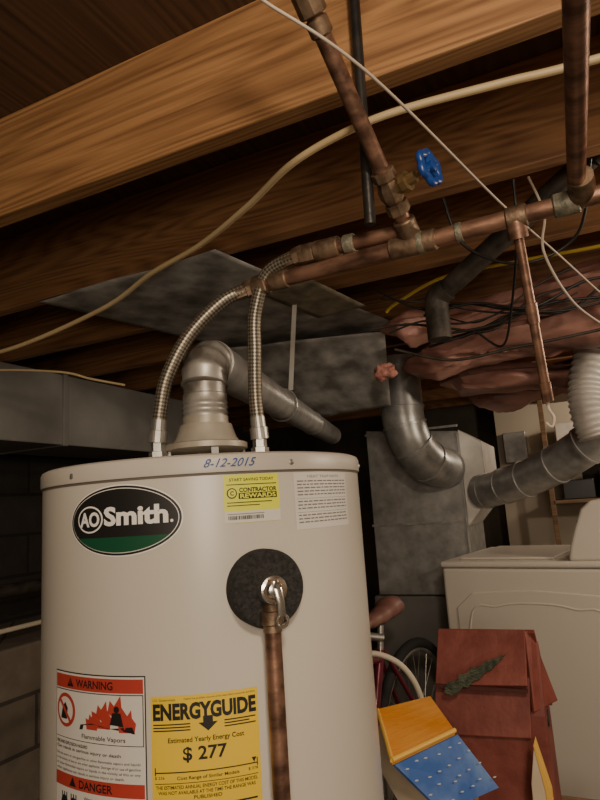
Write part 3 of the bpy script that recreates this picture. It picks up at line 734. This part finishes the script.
bb=Hr+fd*.42+Z*(-.06);st=Hr+fd*.26+Z*.36;hd=Hf-fd*.16+Z*.42;hb=hd+fd*.03-Z*.12
g=G();g.tube([bb,st],.016);g.tube([st-Z*.03,hd],.015);g.tube([bb,hb],.018)
for s_ in(-.05,.05):
    g.tube([bb+sdw*s_*.5,Hr+sdw*s_],.009);g.tube([st+sdw*s_*.3,Hr+sdw*s_],.009);g.tube([hb+sdw*s_*.6,Hf+sdw*s_],.010)
g.tube([hb,hd],.019);g.make('frame','bikep',bk,smooth=True)
sp=st+Z*.11-fd*.02
g=G();g.tube([st,sp],.012);g.make('seat_post','steel',bk,smooth=True)
g=G();g.tube(cat([sp-fd*.13+Z*.02,sp-fd*.08+Z*.03,sp+Z*.01,sp+fd*.10,sp+fd*.15-Z*.01],6),[.02]+[.042]*3+[.050]*6+[.042]*4+[.034]*4+[.025]*4+[.018,.014,.01],0,16,flat=.75);g.make('saddle','saddle',bk,smooth=True,label='brown padded saddle')
g=G();g.tube([hd,hd+Z*.10],.012);g.tube(cat([hd+Z*.10-sdw*.28-fd*.12,hd+Z*.13-sdw*.12,hd+Z*.11,hd+Z*.13+sdw*.12,hd+Z*.10+sdw*.28-fd*.12],6),.011);g.make('handlebar','steel',bk,smooth=True)
g=G();g.rod(bb+sdw*.04,sdw,[(0,.09),(.004,.09)],0,32);g.tube([bb-sdw*.07,bb-sdw*.07-Z*.165],.009);g.tube([bb+sdw*.07,bb+sdw*.07+Z*.165],.009);g.tube([bb-sdw*.07,bb+sdw*.07],.01)
g.make('crankset','steel',bk,smooth=True)

# ------------------------------------------------------------ background shelf
sh=thing('storage_shelf',(.3,4.3,0),'dark wooden storage shelf holding tools and cables','shelf')
for z in(.4,.85,1.16,1.50,1.84): G().box((-.18,4.05,z),(1.5,4.5,z+.02)).make('shelf_board','shelfw',sh,bevel=.002)
for x in(-.20,.62,1.48): G().box((x,4.05,0),(x+.03,4.09,1.86)).make('shelf_post','shelfw',sh,bevel=.002)
def bx(nm,lo,hi,m,label,c): G().box(lo,hi).make(nm,m,bevel=.006,label=label,category=c)
bx('storage_bin',(-.12,4.12,1.181),(.06,4.4,1.30),'plas','dark plastic storage bin on shelf','bin')
bx('cardboard_box',(.10,4.12,1.181),(.30,4.4,1.36),'card','brown cardboard box on shelf','box')
bx('storage_bin',(.33,4.12,1.181),(.50,4.4,1.28),'bluebin','blue plastic storage bin on shelf','bin')
bx('storage_bin',(-.12,4.12,1.521),(.10,4.4,1.66),'galvw','pale plastic storage bin on shelf','bin')
bx('cardboard_box',(.16,4.12,1.521),(.42,4.4,1.70),'card','brown cardboard box on shelf','box')
for i,(x,r) in enumerate([(.0,.06),(.13,.05),(.26,.07),(-.10,.045)]):
    z=1.512-r
    P=[Vector((x+math.cos(t)*r*(1+.05*math.sin(3*t)),4.040+.006*math.sin(t*.33*5),z+math.sin(t)*r)) for t in [2*math.pi*3*k/90 for k in range(91)]]
    G().tube(P,.005,0,8).make('coiled_cable','wireb' if i%2 else 'wirew',smooth=True,label='coiled cable hanging on shelf front',category='cable',group='coiled cables on the shelf')
G().box((-.47,4.42,1.45),(-.32,4.5,1.66)).make('electrical_box','galv',bevel=.004,label='small grey electrical box on pale wall',category='electrical box')
G().rod((-2.25,.3,.98),(0,1,.0),[(0,.028),(2.4,.028)],0,20).make('plastic_pipe','iron',smooth=True,label='dark pipe running above block ledge',category='pipe')
G().rod((-2.15,.3,.84),(0,1,.0),[(0,.010),(2.4,.010)],0,14).make('plastic_pipe','hose',smooth=True,label='thin pale pipe running above block ledge',category='pipe')
bx('storage_bin',(-2.5,2.9,.791),(-2.2,3.5,1.15),'plas','dark bin on block ledge','bin')

# ------------------------------------------------------------ lights
def pl(loc,e,c,r):
    d=bpy.data.lights.new('bulb_or_fill','POINT');d.energy=e;d.color=c;d.shadow_soft_size=r
    o=bpy.data.objects.new('bulb_or_fill_light',d);o.location=loc;COL.objects.link(o)
pl((.45,-.50,1.98),58,(1,.83,.63),.10)
pl((.35,-.60,1.35),40,(1,.85,.68),.25)  # soft fill added low near the camera, no real bulb there
pl((1.05,1.75,1.66),34,(1,.83,.63),.06)
pl((.55,3.75,1.75),22,(1,.84,.64),.06)
w=bpy.data.worlds.new('World');SC.world=w;w.use_nodes=True
w.node_tree.nodes['Background'].inputs[0].default_value=(.9,.8,.68,1);w.node_tree.nodes['Background'].inputs[1].default_value=.03

# ------------------------------------------------------------ camera
yaw=math.radians(24.5);pit=math.radians(10);rol=math.radians(3.8)
f=Vector((-math.sin(yaw)*math.cos(pit),math.cos(yaw)*math.cos(pit),math.sin(pit)))
r0=Vector((math.cos(yaw),math.sin(yaw),0));u0=r0.cross(f)
r=r0*math.cos(rol)-u0*math.sin(rol);u=u0*math.cos(rol)+r0*math.sin(rol)
cd=bpy.data.cameras.new('camera');cd.sensor_fit='VERTICAL';cd.sensor_height=36;cd.lens=27;cd.clip_start=.02
co=bpy.data.objects.new('camera',cd);COL.objects.link(co)
co.matrix_world=Matrix(((r.x,u.x,-f.x,0),(r.y,u.y,-f.y,0),(r.z,u.z,-f.z,1.25),(0,0,0,1)))
SC.camera=co
